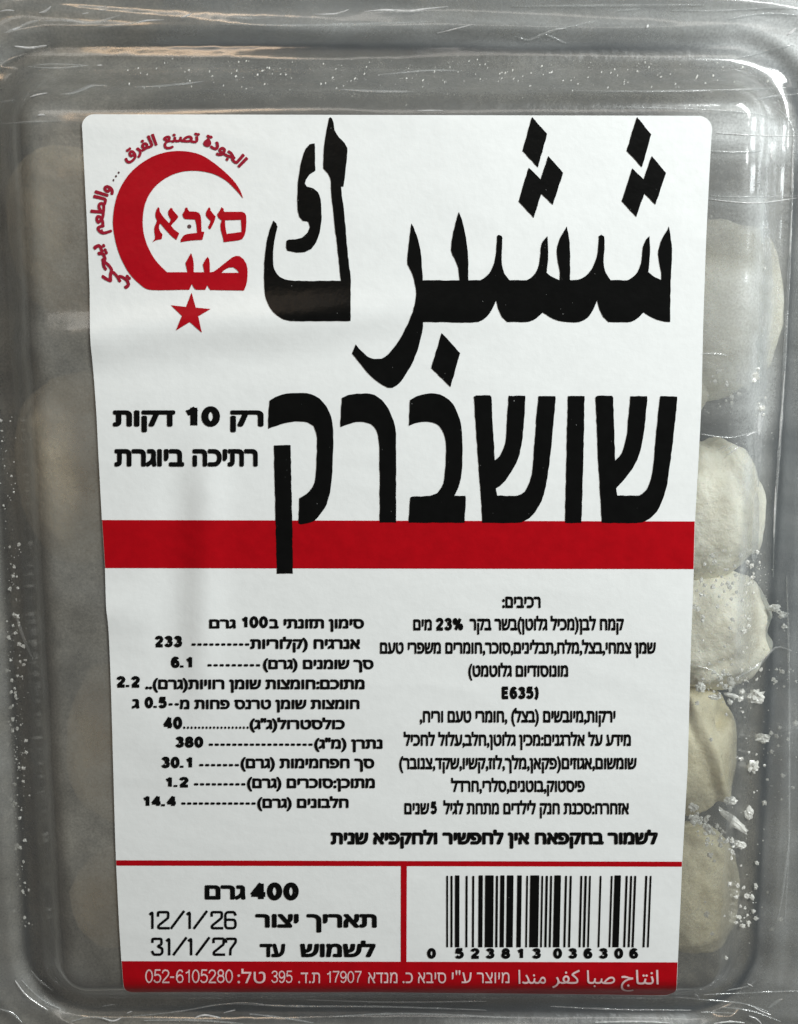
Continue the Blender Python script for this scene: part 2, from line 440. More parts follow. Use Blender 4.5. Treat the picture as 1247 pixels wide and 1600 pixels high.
# ---------------------------------------------------------------- label and print
def smooth_poly(P, step=7, corner=32, jitter=0.0, closed=True):
    n = len(P); P = [Vector((p[0], p[1])) for p in P]; out = []
    def is_corner(i):
        a = P[i] - P[i - 1]; b = P[(i + 1) % n] - P[i]
        return a.length < 1e-6 or b.length < 1e-6 or math.degrees(abs(a.angle_signed(b))) > corner
    cor = [is_corner(i) for i in range(n)]
    for i in range(n):
        p1, p2 = P[i], P[(i + 1) % n]; L = (p2 - p1).length
        k = max(1, int(L / step))
        t1 = (p2 - p1) if cor[i] else (p2 - P[i - 1]) * .5
        t2 = (p2 - p1) if cor[(i + 1) % n] else (P[(i + 2) % n] - p1) * .5
        if t1.length > L * 1.2: t1 = t1.normalized() * L * 1.2
        if t2.length > L * 1.2: t2 = t2.normalized() * L * 1.2
        nrm = Vector((-(p2 - p1).y, (p2 - p1).x)).normalized() if L > 0 else Vector((0, 0))
        for j in range(k):
            t = j / k; h = [2 * t**3 - 3 * t**2 + 1, t**3 - 2 * t**2 + t, -2 * t**3 + 3 * t**2, t**3 - t**2]
            q = p1 * h[0] + t1 * h[1] + p2 * h[2] + t2 * h[3]
            if j and jitter: q = q + nrm * random.uniform(-jitter, jitter)
            out.append(q)
    return out

def poly_tris(polys):
    """[outer, hole...] lists of 2D points -> verts, triangles"""
    vl = [[Vector((p[0], p[1], 0)) for p in q] for q in polys]
    t = tessellate_polygon(vl)
    return [p for q in vl for p in q], [tuple(x) for x in t]

def islands(nv, faces):
    par = list(range(nv))
    def f(a):
        while par[a] != a: par[a] = par[par[a]]; a = par[a]
        return a
    for t in faces:
        for k in t[1:]: par[f(k)] = f(t[0])
    ids = {}; return [ids.setdefault(f(i), len(ids)) for i in range(nv)]

def print_mesh(name, V, F, mat, parent, off=.085, step=16, skirt=0):
    """flat print given in photo pixels, laid on the curved film"""
    b = bmesh.new()
    isl = islands(len(V), F)
    bv = [b.verts.new((v[0], v[1], (k % 7) * 1.0 + (v[2] if len(v) > 2 else 0))) for v, k in zip(V, isl)]
    for t in F:
        try: b.faces.new([bv[i] for i in t])
        except ValueError: pass
    xs = [v[0] for v in V]; ys = [v[1] for v in V]
    for ax, lo, hi in ((0, min(xs), max(xs)), (1, min(ys), max(ys))):
        c = math.ceil(lo / step) * step
        while c < hi:
            co = (c + .013, 0, 0) if ax == 0 else (0, c + .013, 0); no = (1, 0, 0) if ax == 0 else (0, 1, 0)
            bmesh.ops.bisect_plane(b, geom=b.verts[:] + b.edges[:] + b.faces[:], dist=1e-4, plane_co=co, plane_no=no)
            c += step
    b.verts.ensure_lookup_table()
    P = np.array([v.co[:] for v in b.verts])
    x, y, z = surf(P[:, 0], P[:, 1], off)
    z = z + P[:, 2] * .0005
    for v, a, c, d in zip(b.verts, x, y, z): v.co = (a * MM, c * MM, d * MM)
    bmesh.ops.triangulate(b, faces=[f for f in b.faces if len(f.verts) > 4])
    bmesh.ops.recalc_face_normals(b, faces=b.faces[:])
    if b.faces and sum(f.normal.z for f in b.faces) < 0: bmesh.ops.reverse_faces(b, faces=b.faces[:])
    for f in b.faces:
        if f.normal.z < 0: f.normal_flip()
    me = bpy.data.meshes.new(name); b.to_mesh(me); b.free(); me.shade_smooth(); me.materials.append(mat)
    o = bpy.data.objects.new(name, me); COL.objects.link(o); o.parent = parent
    return o

PAPER = .16
out = []
def arc(cx, cy, r, a0, a1, n=8): return [(cx + r * math.cos(math.radians(a0 + (a1 - a0) * i / n)), cy + r * math.sin(math.radians(a0 + (a1 - a0) * i / n))) for i in range(n + 1)]
out += arc(128 + 19, 178.5 + 19, 19, 180, 270)
out += [(x, yt(x)) for x in range(180, 1080, 30)]
out += arc(1112.8 - 21, 181 + 21, 21, 270, 360)
out += [(xr(y), y) for y in range(215, 1540, 12)]
out += arc(1057.5 - 16, 1560.8 - 16, 16, 0, 90)
out += [(x, yb(x)) for x in range(1025, 215, -20)]
out += arc(192.5 + 15, 1553.5 - 15, 15, 90, 180)
out += [(xl(y), y) for y in range(1530, 205, -9)]
V, F = poly_tris([out])
label = print_mesh('label', V, F, M_paper, package, off=PAPER, step=10)
label['label'] = 'white paper label with black titles and red bands'
# the label's cut edge
px = np.array([p[0] for p in out]); py = np.array([p[1] for p in out])
x, y, z = surf(px, py, PAPER - .002); nn = len(out)
ev = [(a, b_, c) for a, b_, c in zip(x, y, z)] + [(a, b_, c - .13) for a, b_, c in zip(x, y, z)]
link_mesh('label_edge', ev, [(i, (i + 1) % nn, nn + (i + 1) % nn, nn + i) for i in range(nn)], M_edge, label)

def band(name, pts, mat, off=.045):
    V, F = poly_tris([pts]); return print_mesh(name, V, F, mat, label, PAPER + off, 10)
top = [(x, 812.5 + 2.2 * (x - 160) / 925) for x in np.linspace(xl(812) + .4, xr(815) - .4, 30)]
bot = [(x, 887.6 + 1.6 * (x - 160) / 925) for x in np.linspace(xr(889) - .4, xl(887) + .4, 30)]
band('red_band', top + [(xr(y) - .4, y) for y in range(822, 886, 9)] + bot + [(xl(y) + .4, y) for y in range(880, 818, -9)], M_red)
top = [(x, 1344.2 + 2.2 * (x - 181) / 885) for x in np.linspace(xl(1344) + .4, xr(1346) - .4, 20)]
bot = [(x, 1352.6 + 1.6 * (x - 181) / 885) for x in np.linspace(xr(1354) - .4, xl(1352) + .4, 20)]
band('red_rule', top + bot, M_red)
band('red_rule', [(626.4, 1353.4), (635.8, 1353.4), (635.2, 1503), (626.2, 1503)], M_red, .052)
fo = [(x, 1501.8 + 1.9 * (x - 190) / 870) for x in np.linspace(xl(1502) + .5, xr(1503) - .5, 30)]
fo += [(xr(y) - .5, y) for y in range(1510, 1544, 6)] + arc(1057.2 - 16, 1560.2 - 16, 15.6, 0, 90)
fo += [(x, yb(x) - .6) for x in range(1025, 215, -20)] + arc(193 + 15, 1553 - 15, 14.8, 90, 180) + [(xl(y) + .5, y) for y in range(1534, 1508, -6)]
band('red_band', fo, M_red)

# --- large titles, traced
def T(P, ox, oy, s): return [(ox + p[0] / s, oy + p[1] / s) for p in P]
A = lambda P: T(P, 400, 170, 3.464)
B = lambda P: T(P, 700, 170, 2.969)
Cc = lambda P: T(P, 400, 600, 3.668)
Dd = lambda P: T(P, 720, 600, 3.2816)
def glyph(name, P, mat=None, holes=(), jit=.45, step=6, off=.085, corner=32):
    V, F = poly_tris([smooth_poly(P, step, corner, jit)] + [smooth_poly(h, step, corner, jit) for h in holes])
    return print_mesh(name, V, F, mat or M_black, label, PAPER + off, 10)
glyph('arabic_title_letter', A([(402,45),(412,52),(420,75),(425,115),(450,155),(480,185),(495,213),(495,235),(485,330),(474,421),(460,421),(465,470),(478,570),(490,700),(503,840),(512,905),(512,1148),(190,1149),(150,1140),(110,1115),(75,1075),(55,1030),(45,960),(45,860),(50,780),(62,700),(80,640),(95,604),(110,620),(117,640),(105,690),(95,750),(93,820),(100,870),(115,895),(150,920),(200,930),(460,931),(452,850),(440,740),(425,620),(410,480),(402,375),(390,350),(365,323),(366,270),(372,180),(388,90),(396,50)]))
glyph('arabic_title_letter', A([(318,187),(322,335),(290,355),(270,385),(265,405),(275,420),(310,430),(335,450),(350,490),(354,540),(354,610),(345,670),(325,725),(300,758),(265,775),(220,778),(170,768),(163,750),(165,715),(175,708),(215,706),(250,697),(280,670),(292,640),(285,615),(275,608),(255,607),(235,585),(226,550),(226,430),(235,350),(250,270),(270,215),(290,192),(305,188)]))
word = A([(842,620),(862,665),(885,740),(897,830),(903,928),(1103,928),(1095,860),(1075,810),(1056,765),(1065,690),(1080,620),(1099,557),(1120,620),(1138,700),(1148,800),(1150,928)])
word += B([(150,795),(180,775),(205,740),(220,690),(225,640),(228,590),(235,584),(250,590),(253,600),(250,660),(250,720),(262,765),(285,795),(365,795),(395,775),(415,745),(427,690),(430,650),(440,615),(462,590),(465,700),(458,760),(475,775),(518,795),(520,760),(510,710),(505,660),(520,600),(552,545),(562,600),(567,670),(567,795),(600,793),(640,775),(670,740),(690,690),(697,640),(700,590),(712,584),(725,592),(727,650),(722,710),(730,755),(755,795),(835,795),(870,770),(890,735),(900,690),(905,640),(920,605),(935,590),(938,640),(935,700),(930,757),(955,778),(990,793),(990,760),(980,710),(977,655),(995,600),(1020,560),(1025,545),(1030,570),(1040,650),(1038,720),(1033,800),(1031,989),(1010,988),(970,978),(935,962),(908,944),(885,968),(850,988),(745,989),(720,965),(703,930),(692,888),(675,930),(650,968),(610,989),(540,988),(490,975),(440,945),(415,968),(375,988),(275,989),(250,965),(232,925),(223,888),(205,930),(180,965),(140,989)])
word += A([(905,1154),(900,1210),(880,1290),(845,1380),(800,1455),(765,1495),(740,1510),(715,1510),(680,1492),(620,1445),(570,1385),(520,1325),(530,1300),(540,1275),(560,1300),(600,1338),(640,1354),(680,1352),(720,1325),(760,1275),(800,1210),(840,1120),(860,1060),(868,1000),(865,970),(855,920),(835,870),(820,840),(825,760),(832,690)])
glyph('arabic_title_word', word)
for P in (B([(390,38),(460,115),(418,272),(346,195)]), B([(375,273),(430,328),(466,219),(534,297),(487,445),(433,394),(398,506),(328,430)]),
          B([(877,38),(943,118),(900,271),(829,195)]), B([(855,276),(908,328),(946,219),(1012,298),(963,444),(911,393),(874,502),(806,428)]),
          A([(1005,1213),(1105,1322),(1053,1506),(949,1403)])):
    glyph('arabic_title_dot', P)
HL = [Cc([(78,95),(110,75),(150,60),(200,52),(290,52),(340,68),(385,105),(420,160),(438,220),(443,290),(440,450),(435,540),(420,640),(395,710),(350,770),(310,795),(255,805),(242,797),(245,740),(248,655),(290,630),(325,590),(342,530),(347,450),(350,340),(345,280),(330,240),(295,220),(250,215),(200,218),(140,232),(70,257),(72,180)]),
      Cc([(103,352),(198,350),(202,500),(208,800),(212,1087),(119,1087),(113,800),(106,500)]),
      Cc([(492,80),(530,62),(580,55),(650,55),(700,75),(745,120),(780,190),(800,260),(803,340),(803,795),(710,795),(708,420),(703,320),(690,265),(660,230),(620,218),(570,218),(530,230),(484,247),(487,160)]),
      Cc([(883,92),(920,70),(980,55),(1030,55),(1080,72),(1130,115),(1160,180),(1178,250),(1183,330),(1183,440),(1175,540),(1160,595),(1138,640),(1200,640),(1203,655),(1196,795),(875,795),(880,700),(885,650),(895,645),(1000,640),(1040,625),(1065,590),(1080,540),(1088,440),(1088,330),(1075,280),(1050,240),(1010,220),(950,217),(910,225),(876,240),(880,160)]),
      Dd([(67,65),(80,58),(150,58),(157,65),(160,130),(168,260),(175,392),(200,370),(220,330),(232,280),(238,180),(246,60),(330,60),(332,70),(325,180),(315,290),(295,380),(260,450),(215,510),(180,535),(187,572),(290,572),(330,550),(355,500),(370,420),(380,280),(390,150),(398,62),(485,62),(487,75),(475,210),(460,360),(440,500),(415,600),(370,670),(330,700),(290,712),(110,712),(105,600),(90,400),(78,230)]),
      Dd([(550,62),(635,62),(632,250),(625,500),(619,712),(535,712),(540,480),(545,250)]),
      Dd([(691,68),(700,60),(775,60),(782,70),(785,180),(792,392),(815,370),(835,330),(850,270),(860,170),(870,62),(955,62),(957,72),(945,200),(930,300),(905,390),(865,455),(830,500),(797,535),(803,572),(915,572),(950,545),(975,490),(990,400),(1000,280),(1015,130),(1024,62),(1110,65),(1110,78),(1095,230),(1075,400),(1055,530),(1020,630),(970,690),(910,712),(723,712),(718,600),(705,400),(698,230)])]
for P in HL: glyph('hebrew_title_letter', P)

# --- red logo
E_ = lambda P: T(P, 130, 190, 4.6185)
F_ = lambda P: T(P, 230, 310, 7.27)
cres = E_([(1155,555),(1130,490),(1085,425),(1020,360),(940,295),(860,245),(780,220),(690,211),(600,220),(510,248),(420,300),(340,370),(275,465),(235,570),(217,680),(218,780),(240,890),(275,990),(330,1090),(400,1165),(480,1213)])
cres += F_([(480,1037),(507,972),(525,1005),(545,1032),(565,1038),(662,1038),(683,985),(700,1015),(718,1040),(1100,1047),(1125,985),(1138,910),(1140,800),(1128,745),(1095,690),(1050,655),(1010,652),(965,670),(900,720),(820,785),(750,835),(712,838),(712,740),(705,690),(688,662),(665,690),(632,750),(650,838),(528,838),(530,760),(520,680),(500,620),(470,670),(435,735),(458,838),(225,838)])
cres += E_([(530,1010),(480,930),(445,840),(430,740),(435,650),(460,560),(510,480),(570,425),(640,385),(720,360),(800,354),(880,362),(960,385),(1030,425),(1090,480)])
glyph('crescent', cres, M_logo, [F_([(845,845),(880,810),(930,785),(980,783),(1020,810),(1045,845)])], jit=.1, step=5)
glyph('star', F_([(505,1070),(552,1240),(720,1255),(580,1340),(622,1525),(485,1405),(327,1500),(395,1335),(270,1213),(442,1232)]), M_logo, jit=.1)
for P, hs in (([(125,98),(140,112),(142,145),(165,185),(210,240),(248,280),(265,255),(268,235),(248,205),(238,175),(242,140),(268,105),(288,115),(293,135),(320,165),(352,200),(352,215),(330,245),(290,285),(272,310),(310,355),(365,395),(333,472),(280,430),(210,355),(150,285),(138,300),(135,340),(150,380),(175,410),(165,462),(100,475),(60,497),(88,455),(90,430),(82,380),(85,320),(105,275),(112,250),(95,210),(93,175),(105,130)], []),
              ([(400,180),(425,140),(435,105),(455,103),(465,130),(480,148),(550,150),(590,165),(607,195),(615,260),(617,375),(650,380),(628,470),(500,478),(380,497),(385,465),(415,420),(450,405),(568,390),(560,300),(545,240),(430,235),(410,215)], []),
              ([(700,100),(718,110),(720,135),(750,175),(778,205),(770,240),(745,300),(720,348),(705,348),(692,325),(715,280),(720,255),(690,225),(668,195),(668,160)], []),
              ([(845,98),(870,118),(868,140),(880,152),(1080,152),(1110,165),(1125,195),(1128,250),(1120,370),(1105,425),(1080,462),(1040,475),(870,497),(860,440),(838,360),(833,290),(848,250),(815,225),(797,195),(800,175),(830,130)], [[(885,248),(1065,242),(1070,300),(1072,380),(905,403),(890,330)]])):
    glyph('logo_letter', F_(P), M_logo, [F_(h) for h in hs], jit=.08, step=4)
glyph('logo_dot', F_([(480 + 23 * math.cos(a * math.pi / 6), 318 + 23 * math.sin(a * math.pi / 6)) for a in range(12)]), M_dot, jit=0)

# --- set type
def text_tris(s, bold, res=3, n=8):
    """outlines of a word; weight is added by laying n copies round a small circle"""
    c = bpy.data.curves.new('type', 'FONT'); c.body = s; c.size = 1
    o = bpy.data.objects.new('type', c); COL.objects.link(o)
    dg = bpy.context.evaluated_depsgraph_get()
    cu = o.to_curve(dg)
    loops = []
    for sp in cu.splines:
        B = sp.bezier_points; P = []; n_ = len(B)
        for i in range(n_):
            p0, p1 = B[i], B[(i + 1) % n_]; a, h1, h2, e = p0.co, p0.handle_right, p1.handle_left, p1.co
            straight = abs((h1 - a).cross(e - a).z) < 1e-5 and abs((h2 - a).cross(e - a).z) < 1e-5
            for j in range(1 if straight else res):
                t = 0 if straight else j / res; u = 1 - t
                q = a * u**3 + h1 * 3 * u * u * t + h2 * 3 * u * t * t + e * t**3
                if not P or (P[-1] - Vector((q.x, q.y))).length > 1e-4: P.append(Vector((q.x, q.y)))
        if len(P) > 2: loops.append(P)
    o.to_curve_clear(); bpy.data.objects.remove(o); bpy.data.curves.remove(c)
    ar = lambda P: sum(P[i - 1].x * P[i].y - P[i].x * P[i - 1].y for i in range(len(P))) / 2
    def inside(q, P):
        r = False
        for i in range(len(P)):
            a, b = P[i - 1], P[i]
            if (a.y > q.y) != (b.y > q.y) and q.x < (b.x - a.x) * (q.y - a.y) / (b.y - a.y) + a.x: r = not r
        return r
    outs = []; holes = []
    for P in loops:          # a hole turns the other way from the outline that holds it
        own = [Q for Q in loops if Q is not P and abs(ar(Q)) > abs(ar(P)) and all(inside(q, Q) for q in P[::2])]
        own = min(own, key=lambda Q: abs(ar(Q))) if own else None
        (holes if own is not None and ar(own) * ar(P) < 0 else outs).append(P)
    groups = [[P] for P in outs]
    for h in holes:
        cand = [g for g in groups if inside(h[0], g[0])]
        if cand: min(cand, key=lambda g: abs(ar(g[0]))).append(h)
    V0 = []; F0 = []
    for g in groups:
        v, f = poly_tris(g); k = len(V0); V0 += [(p.x, p.y) for p in v]; F0 += [tuple(q + k for q in t) for t in f]
    if bold <= 0: return [(x, y, 0) for x, y in V0], F0
    V = []; F = []
    for i in range(n):
        a = 2 * math.pi * (i + .5) / n; dx, dy = 1.08 * bold * math.cos(a), 1.08 * bold * math.sin(a); k = len(V)
        dx = max(-bold, min(bold, dx)); dy = max(-bold, min(bold, dy))
        V += [(x + dx, y + dy, 7.3 * (i + 1)) for x, y in V0]; F += [tuple(q + k for q in t) for t in F0]
    return V, F

SK = {'0': [[(.24 + .21 * math.cos(t * math.pi / 9), .35 + .35 * math.sin(t * math.pi / 9)) for t in range(19)]],
      '1': [[(.30, 0), (.30, .70)], [(.33, .68), (.22, .58), (.10, .53)]],
      '2': [[(.02, .52), (.07, .64), (.2, .7), (.36, .67), (.44, .54), (.40, .42), (.27, .27), (.12, .13), (.03, 0)], [(.02, 0), (.46, 0)]],
      '3': [[(.03, .56), (.12, .67), (.25, .7), (.38, .66), (.42, .54), (.36, .42), (.18, .38)], [(.18, .38), (.36, .35), (.45, .22), (.40, .06), (.25, 0), (.1, .03), (.02, .15)]],
      '4': [[(.36, 0), (.36, .70)], [(.36, .70), (.03, .20)], [(.0, .19), (.50, .19)]],
      '5': [[(.42, .7), (.10, .7)], [(.11, .7), (.07, .38)], [(.07, .38), (.17, .44), (.31, .44), (.43, .35), (.45, .2), (.38, .05), (.24, 0), (.1, .02), (.02, .13)]],
      '6': [[(.42, .58), (.35, .68), (.22, .7), (.09, .6), (.03, .4), (.04, .17), (.13, .03), (.25, 0), (.39, .05), (.45, .2), (.39, .37), (.26, .43), (.12, .37), (.05, .25)]],
      '7': [[(.02, .7), (.47, .7)], [(.46, .68), (.34, .48), (.23, .24), (.19, 0)]],
      '8': [[(.24 + .17 * math.cos(t * math.pi / 8), .53 + .17 * math.sin(t * math.pi / 8)) for t in range(17)], [(.24 + .21 * math.cos(t * math.pi / 8), .19 + .19 * math.sin(t * math.pi / 8)) for t in range(17)]],
      '.': [[(.0, .03), (.0, -.03)]], '-': [[(.0, .30), (.22, .30)]],
      'E': [[(.03, 0), (.03, .7)], [(.0, .7), (.42, .7)], [(.0, .36), (.38, .36)], [(.0, 0), (.43, 0)]],
      ')': [[(.02, .78), (.14, .6), (.18, .32), (.14, .04), (.02, -.14)]],
      '%': [[(.12 + .09 * math.cos(t * math.pi / 6), .55 + .13 * math.sin(t * math.pi / 6)) for t in range(13)], [(.58 + .09 * math.cos(t * math.pi / 6), .15 + .13 * math.sin(t * math.pi / 6)) for t in range(13)], [(.18, 0), (.52, .7)]]}
SK['9'] = [[(.48 - x, .70 - y) for x, y in SK['6'][0]]]
def digit_tris(s, wt):
    V = []; F = []; x0 = 0; lay = 0
    for ch in s:
        for L in SK[ch]:
            P = [Vector((x0 + p[0], p[1])) for p in L]
            if len(P) > 3: P = P[:1] + [q for i in range(len(P) - 1) for q in ((P[i] * .5 + P[i + 1] * .5) if False else P[i].lerp(P[i + 1], .5), P[i + 1])]
            l = []; r = []; n_ = len(P); closed = (P[0] - P[-1]).length < 1e-4
            for i, p in enumerate(P):
                a = P[i - 1] if i else (P[-2] if closed else P[0]); b = P[i + 1] if i + 1 < n_ else (P[1] if closed else P[-1])
                d = (b - a).normalized(); nr = Vector((-d.y, d.x)) * wt / 2
                if not closed and i == 0: p = p - d * (wt * .22 if len(P) < 4 else 0)
                if not closed and i == n_ - 1: p = p + d * (wt * .22 if len(P) < 4 else 0)
                l.append(p + nr); r.append(p - nr)
            k = len(V); V += [(q.x, q.y, 7.3 * (lay % 8)) for q in l + r]; lay += 1
            F += [(k + i, k + i + 1, k + n_ + i + 1, k + n_ + i) for i in range(n_ - 1)]
        x0 += {'.': .10, '-': .30, ')': .3, '%': .78, '1': .42}.get(ch, .47) + wt - .01
    return V, F

MIR = {'(': ')', ')': '('}
def rtl(s):
    """logical right-to-left text -> left-to-right drawing order, digit runs kept"""
    out = []; i = 0; r = s[::-1]
    while i < len(r):
        if r[i].isdigit():
            j = i
            while j < len(r) and (r[j].isdigit() or (r[j] in '.' and j + 1 < len(r) and r[j + 1].isdigit())): j += 1
            out.append(r[i:j][::-1]); i = j
        else: out.append(MIR.get(r[i], r[i])); i += 1
    return ''.join(out)

AF = {'ا': 0xFE8D, 'ب': 0xFE8F, 'ة': 0xFE93, 'ت': 0xFE95, 'ج': 0xFE9D, 'ح': 0xFEA1, 'د': 0xFEA9, 'ر': 0xFEAD, 'ص': 0xFEB9, 'ط': 0xFEC1, 'ع': 0xFEC9, 'ف': 0xFED1, 'ق': 0xFED5, 'ك': 0xFED9, 'ل': 0xFEDD, 'م': 0xFEE1, 'ن': 0xFEE5, 'و': 0xFEED, 'ي': 0xFEF1}
NJ = set('اةدرو')
def arab(s):
    o = []
    for i, c in enumerate(s):
        if c not in AF: o.append(c); continue
        pj = i > 0 and s[i - 1] in AF and s[i - 1] not in NJ
        nj = c not in NJ and i + 1 < len(s) and s[i + 1] in AF
        if c == 'ة': nj = False
        k = (3 if pj and nj else 1 if pj else 2 if nj else 0)
        o.append(chr(AF[c] + k))
    return ''.join(o)[::-1]

HEB, DIG = .592, .684
def lay_type(V, F, x0, x1, ytop, ybase, ref, lo, mat, name='text_line', off=.085):
    if ybase > 1505: off = .12
    a0 = min(v[0] for v in V); a1 = max(v[0] for v in V); sy = (ybase - ytop) / (ref + 2 * lo)
    P = [(x0 + (v[0] - a0) / (a1 - a0) * (x1 - x0), ybase - (v[1] + lo) * sy, v[2]) for v in V]
    return print_mesh(name, P, F, mat or M_black, label, PAPER + off, 10)
def typeset(s, x0, x1, ytop, ybase, ref=HEB, bold=.022, mat=None):
    V, F = text_tris(s, bold); return lay_type(V, F, x0, x1, ytop, ybase, ref, bold, mat)
def heb(s, x0, x1, yt_, yb_, **k): return typeset(rtl(s), x0, x1, yt_, yb_, HEB, **k)
def dig(s, x0, x1, yt_, yb_, bold=.25, mat=None):
    V, F = digit_tris(s, bold); return lay_type(V, F, x0, x1, yt_, yb_, .70, bold / 2, mat)
def marks(name, x0, x1, y, n, w, h, mat=None):
    V = []; F = []
    for i in range(n):
        cx = x0 + w / 2 + (x1 - x0 - w) * i / max(1, n - 1); b = len(V)
        pts = [(cx - w / 2 + h * .3, y - h / 2), (cx + w / 2 - h * .3, y - h / 2), (cx + w / 2, y), (cx + w / 2 - h * .3, y + h / 2), (cx - w / 2 + h * .3, y + h / 2), (cx - w / 2, y)]
        V += pts; F.append(tuple(range(b, b + 6)))
    return print_mesh(name, V, F, mat or M_black, label, PAPER + .085, 60)

heb('רק', 360, 412, 641, 666.5, bold=.05); dig('10', 290, 344, 634.5, 667, bold=.26); heb('דקות', 176.5, 274, 641, 666.5, bold=.05)
heb('רתיכה', 301, 403, 701.5, 729, bold=.045); heb('ביוגרת', 179, 288, 701.5, 729, bold=.045)
R = [('רכיבים:', 785, 845, 932, 950), ('קמח לבן(מכיל גלוטן)בשר בקר', 734, 975, 966.5, 985), ('מים', 646, 675, 967.5, 985), ('שמן צמחי,בצל,מלח,תבלינים,סוכר,חומרים משפרי טעם', 594, 1025, 1003.5, 1021.5),
     ('ירקות,מיובשים (בצל) ,חומרי טעם וריח,', 656, 962, 1110.5, 1129), ('מידע על אלרגנים:מכין גלוטן,חלב,עלול לחכיל', 631, 986, 1147.5, 1165.5),
     ('שומשום,אגוזים(פקאן,מלך,לוז,קשיו,שקד,צנובר)', 624, 995, 1184, 1202), ('פיסטוק,בוטנים,סלרי,חרדל', 705, 914, 1219.5, 1237.5)]
for s, a, b, c, d in R: heb(s, a, b, c, d, bold=.037)
dig('23%', 681, 724, 965, 985.5)
typeset(')' + rtl('מונוסודיום גלוטמט') if False else '(' + rtl('מונוסודיום גלוטמט'), 732, 888, 1039.5, 1057.5, bold=.037)
dig('E635)', 784, 842, 1072.5, 1092.5, bold=.27)
heb('אזחרח:סכנת חנק לילדים מתחת לגיל', 693, 983, 1254.5, 1272.5, bold=.037); dig('5', 673, 683, 1252, 1272.5); heb('שנים', 632, 671, 1254.5, 1272.5, bold=.037)
heb('לשמור בחקפאח אין לחפשיר ולחקפיא שנית', 517, 1028, 1300.5, 1319.5, bold=.055)
L_ = [('סימון תזונתי ב', 421, 569, 967, 982), ('גרם', 327, 369, 967.5, 982), ('אנרגיח (קלוריות', 391, 563, 998.5, 1014), ('סך שומנים (גרם)', 411, 584, 1030.5, 1045.5), ('מתוכם:חומצות שומן רוויות(גרם)..', 227, 570, 1061.5, 1077),
      ('חומצות שומן טרנס פחות מ', 281, 562, 1093, 1108), ('ג', 206, 218, 1092, 1107), ('כולסטרול(ג"ג)', 390, 539, 1124.5, 1139.5), ('נתרן (מ"ג)', 491, 598, 1155, 1170), ('סך חפחמימות (גרם)', 376, 585, 1185, 1200.5),
      ('מתוכן:סוכרים (גרם)', 386, 586, 1216, 1231.5), ('חלבונים (גרם)', 402, 545, 1247.5, 1262.5)]
for s, a, b, c, d in L_: heb(s, a, b, c, d, bold=.045)
dig('100', 378, 419, 962.5, 981.5)
for s, a, b, c, d in [('233', 242, 285, 993, 1011.5), ('6.1', 267, 301, 1025.5, 1044), ('2.2', 182, 219, 1056, 1074.5), ('0.5', 226, 261, 1088.5, 1107), ('40', 255, 285, 1119.5, 1139.5), ('380', 274, 318, 1150.5, 1168.5), ('30.1', 252, 301, 1182, 1200.5), ('1.2', 259, 295, 1213.5, 1230.5), ('14.4', 224, 275, 1243, 1260.5)]:
    dig(s, a, b, c, d, bold=.28)
for a, b, y, n in [(299, 390, 1007, 10), (324, 407, 1039.5, 9), (263, 280, 1100.5, 2), (326, 489, 1163.5, 18), (311, 374, 1195.5, 7), (303, 384, 1225.5, 9), (283, 400, 1255.5, 13)]: marks('dash_row', a, b, y, n, 7.4, 3.8)
marks('dot_row', 286, 389, 1137, 18, 4.0, 4.0)
dig('400', 391, 467, 1378.5, 1407, bold=.26); heb('גרם', 320, 384, 1383, 1405.5, bold=.045)
heb('תאריך', 479, 589, 1428, 1449.5, bold=.045); heb('יצור', 399, 467, 1428, 1449.5, bold=.045)
heb('לשמוש', 469, 587, 1474.5, 1495.5, bold=.045); heb('עד', 406, 446, 1474.5, 1495.5, bold=.045)

# thin plotted dates
def strokes(name, lines, ox, oy, s, w, mat):
    V = []; F = []
    for L in lines:
        P = [Vector((ox + p[0] / s, oy + p[1] / s)) for p in L]
        P = smooth_poly_open(P)
        left = []; right = []
        for i, p in enumerate(P):
            a = P[max(0, i - 1)]; b = P[min(len(P) - 1, i + 1)]
            d = (b - a).normalized(); nr = Vector((-d.y, d.x)) * w / 2
            if i == 0: p = p - d * w * .3
            if i == len(P) - 1: p = p + d * w * .3
            left.append(p + nr); right.append(p - nr)
        b0 = len(V); V += left + right; n_ = len(P)
        for i in range(n_ - 1): F.append((b0 + i, b0 + i + 1, b0 + n_ + i + 1, b0 + n_ + i))
    return print_mesh(name, V, F, mat, label, PAPER + .085, 60)
def smooth_poly_open(P):
    out = [P[0]]
    for i in range(1, len(P) - 1):
        a = (P[i - 1] - P[i]); b = (P[i + 1] - P[i]); r = min(1.6, a.length * .45, b.length * .45)
        p, q = P[i] + a.normalized() * r, P[i] + b.normalized() * r
        for t in (0, .5, 1): out.append(p * (1 - t) ** 2 + P[i] * 2 * t * (1 - t) + q * t * t)
    out.append(P[-1]); return out
two = lambda x, y: [(x, y + 16), (x, y), (x + 43, y), (x + 43, y + 24), (x + 1, y + 58), (x + 1, y + 68), (x + 46, y + 68)]
one = lambda x, y: [(x, y + 9), (x + 10, y), (x + 10, y + 68)]
slash = lambda x, y: [(x, y + 69), (x + 53, y - 2)]
strokes('text_line', [one(148, 231), two(182, 231), slash(238, 230), one(306, 231), slash(335, 230), two(409, 231),
        [(510, 243), (504, 231), (474, 231), (467, 241), (467, 290), (474, 299), (504, 299), (510, 290), (510, 272), (504, 263), (470, 263)]], 180, 1340, 2.711, 4.0, M_black)
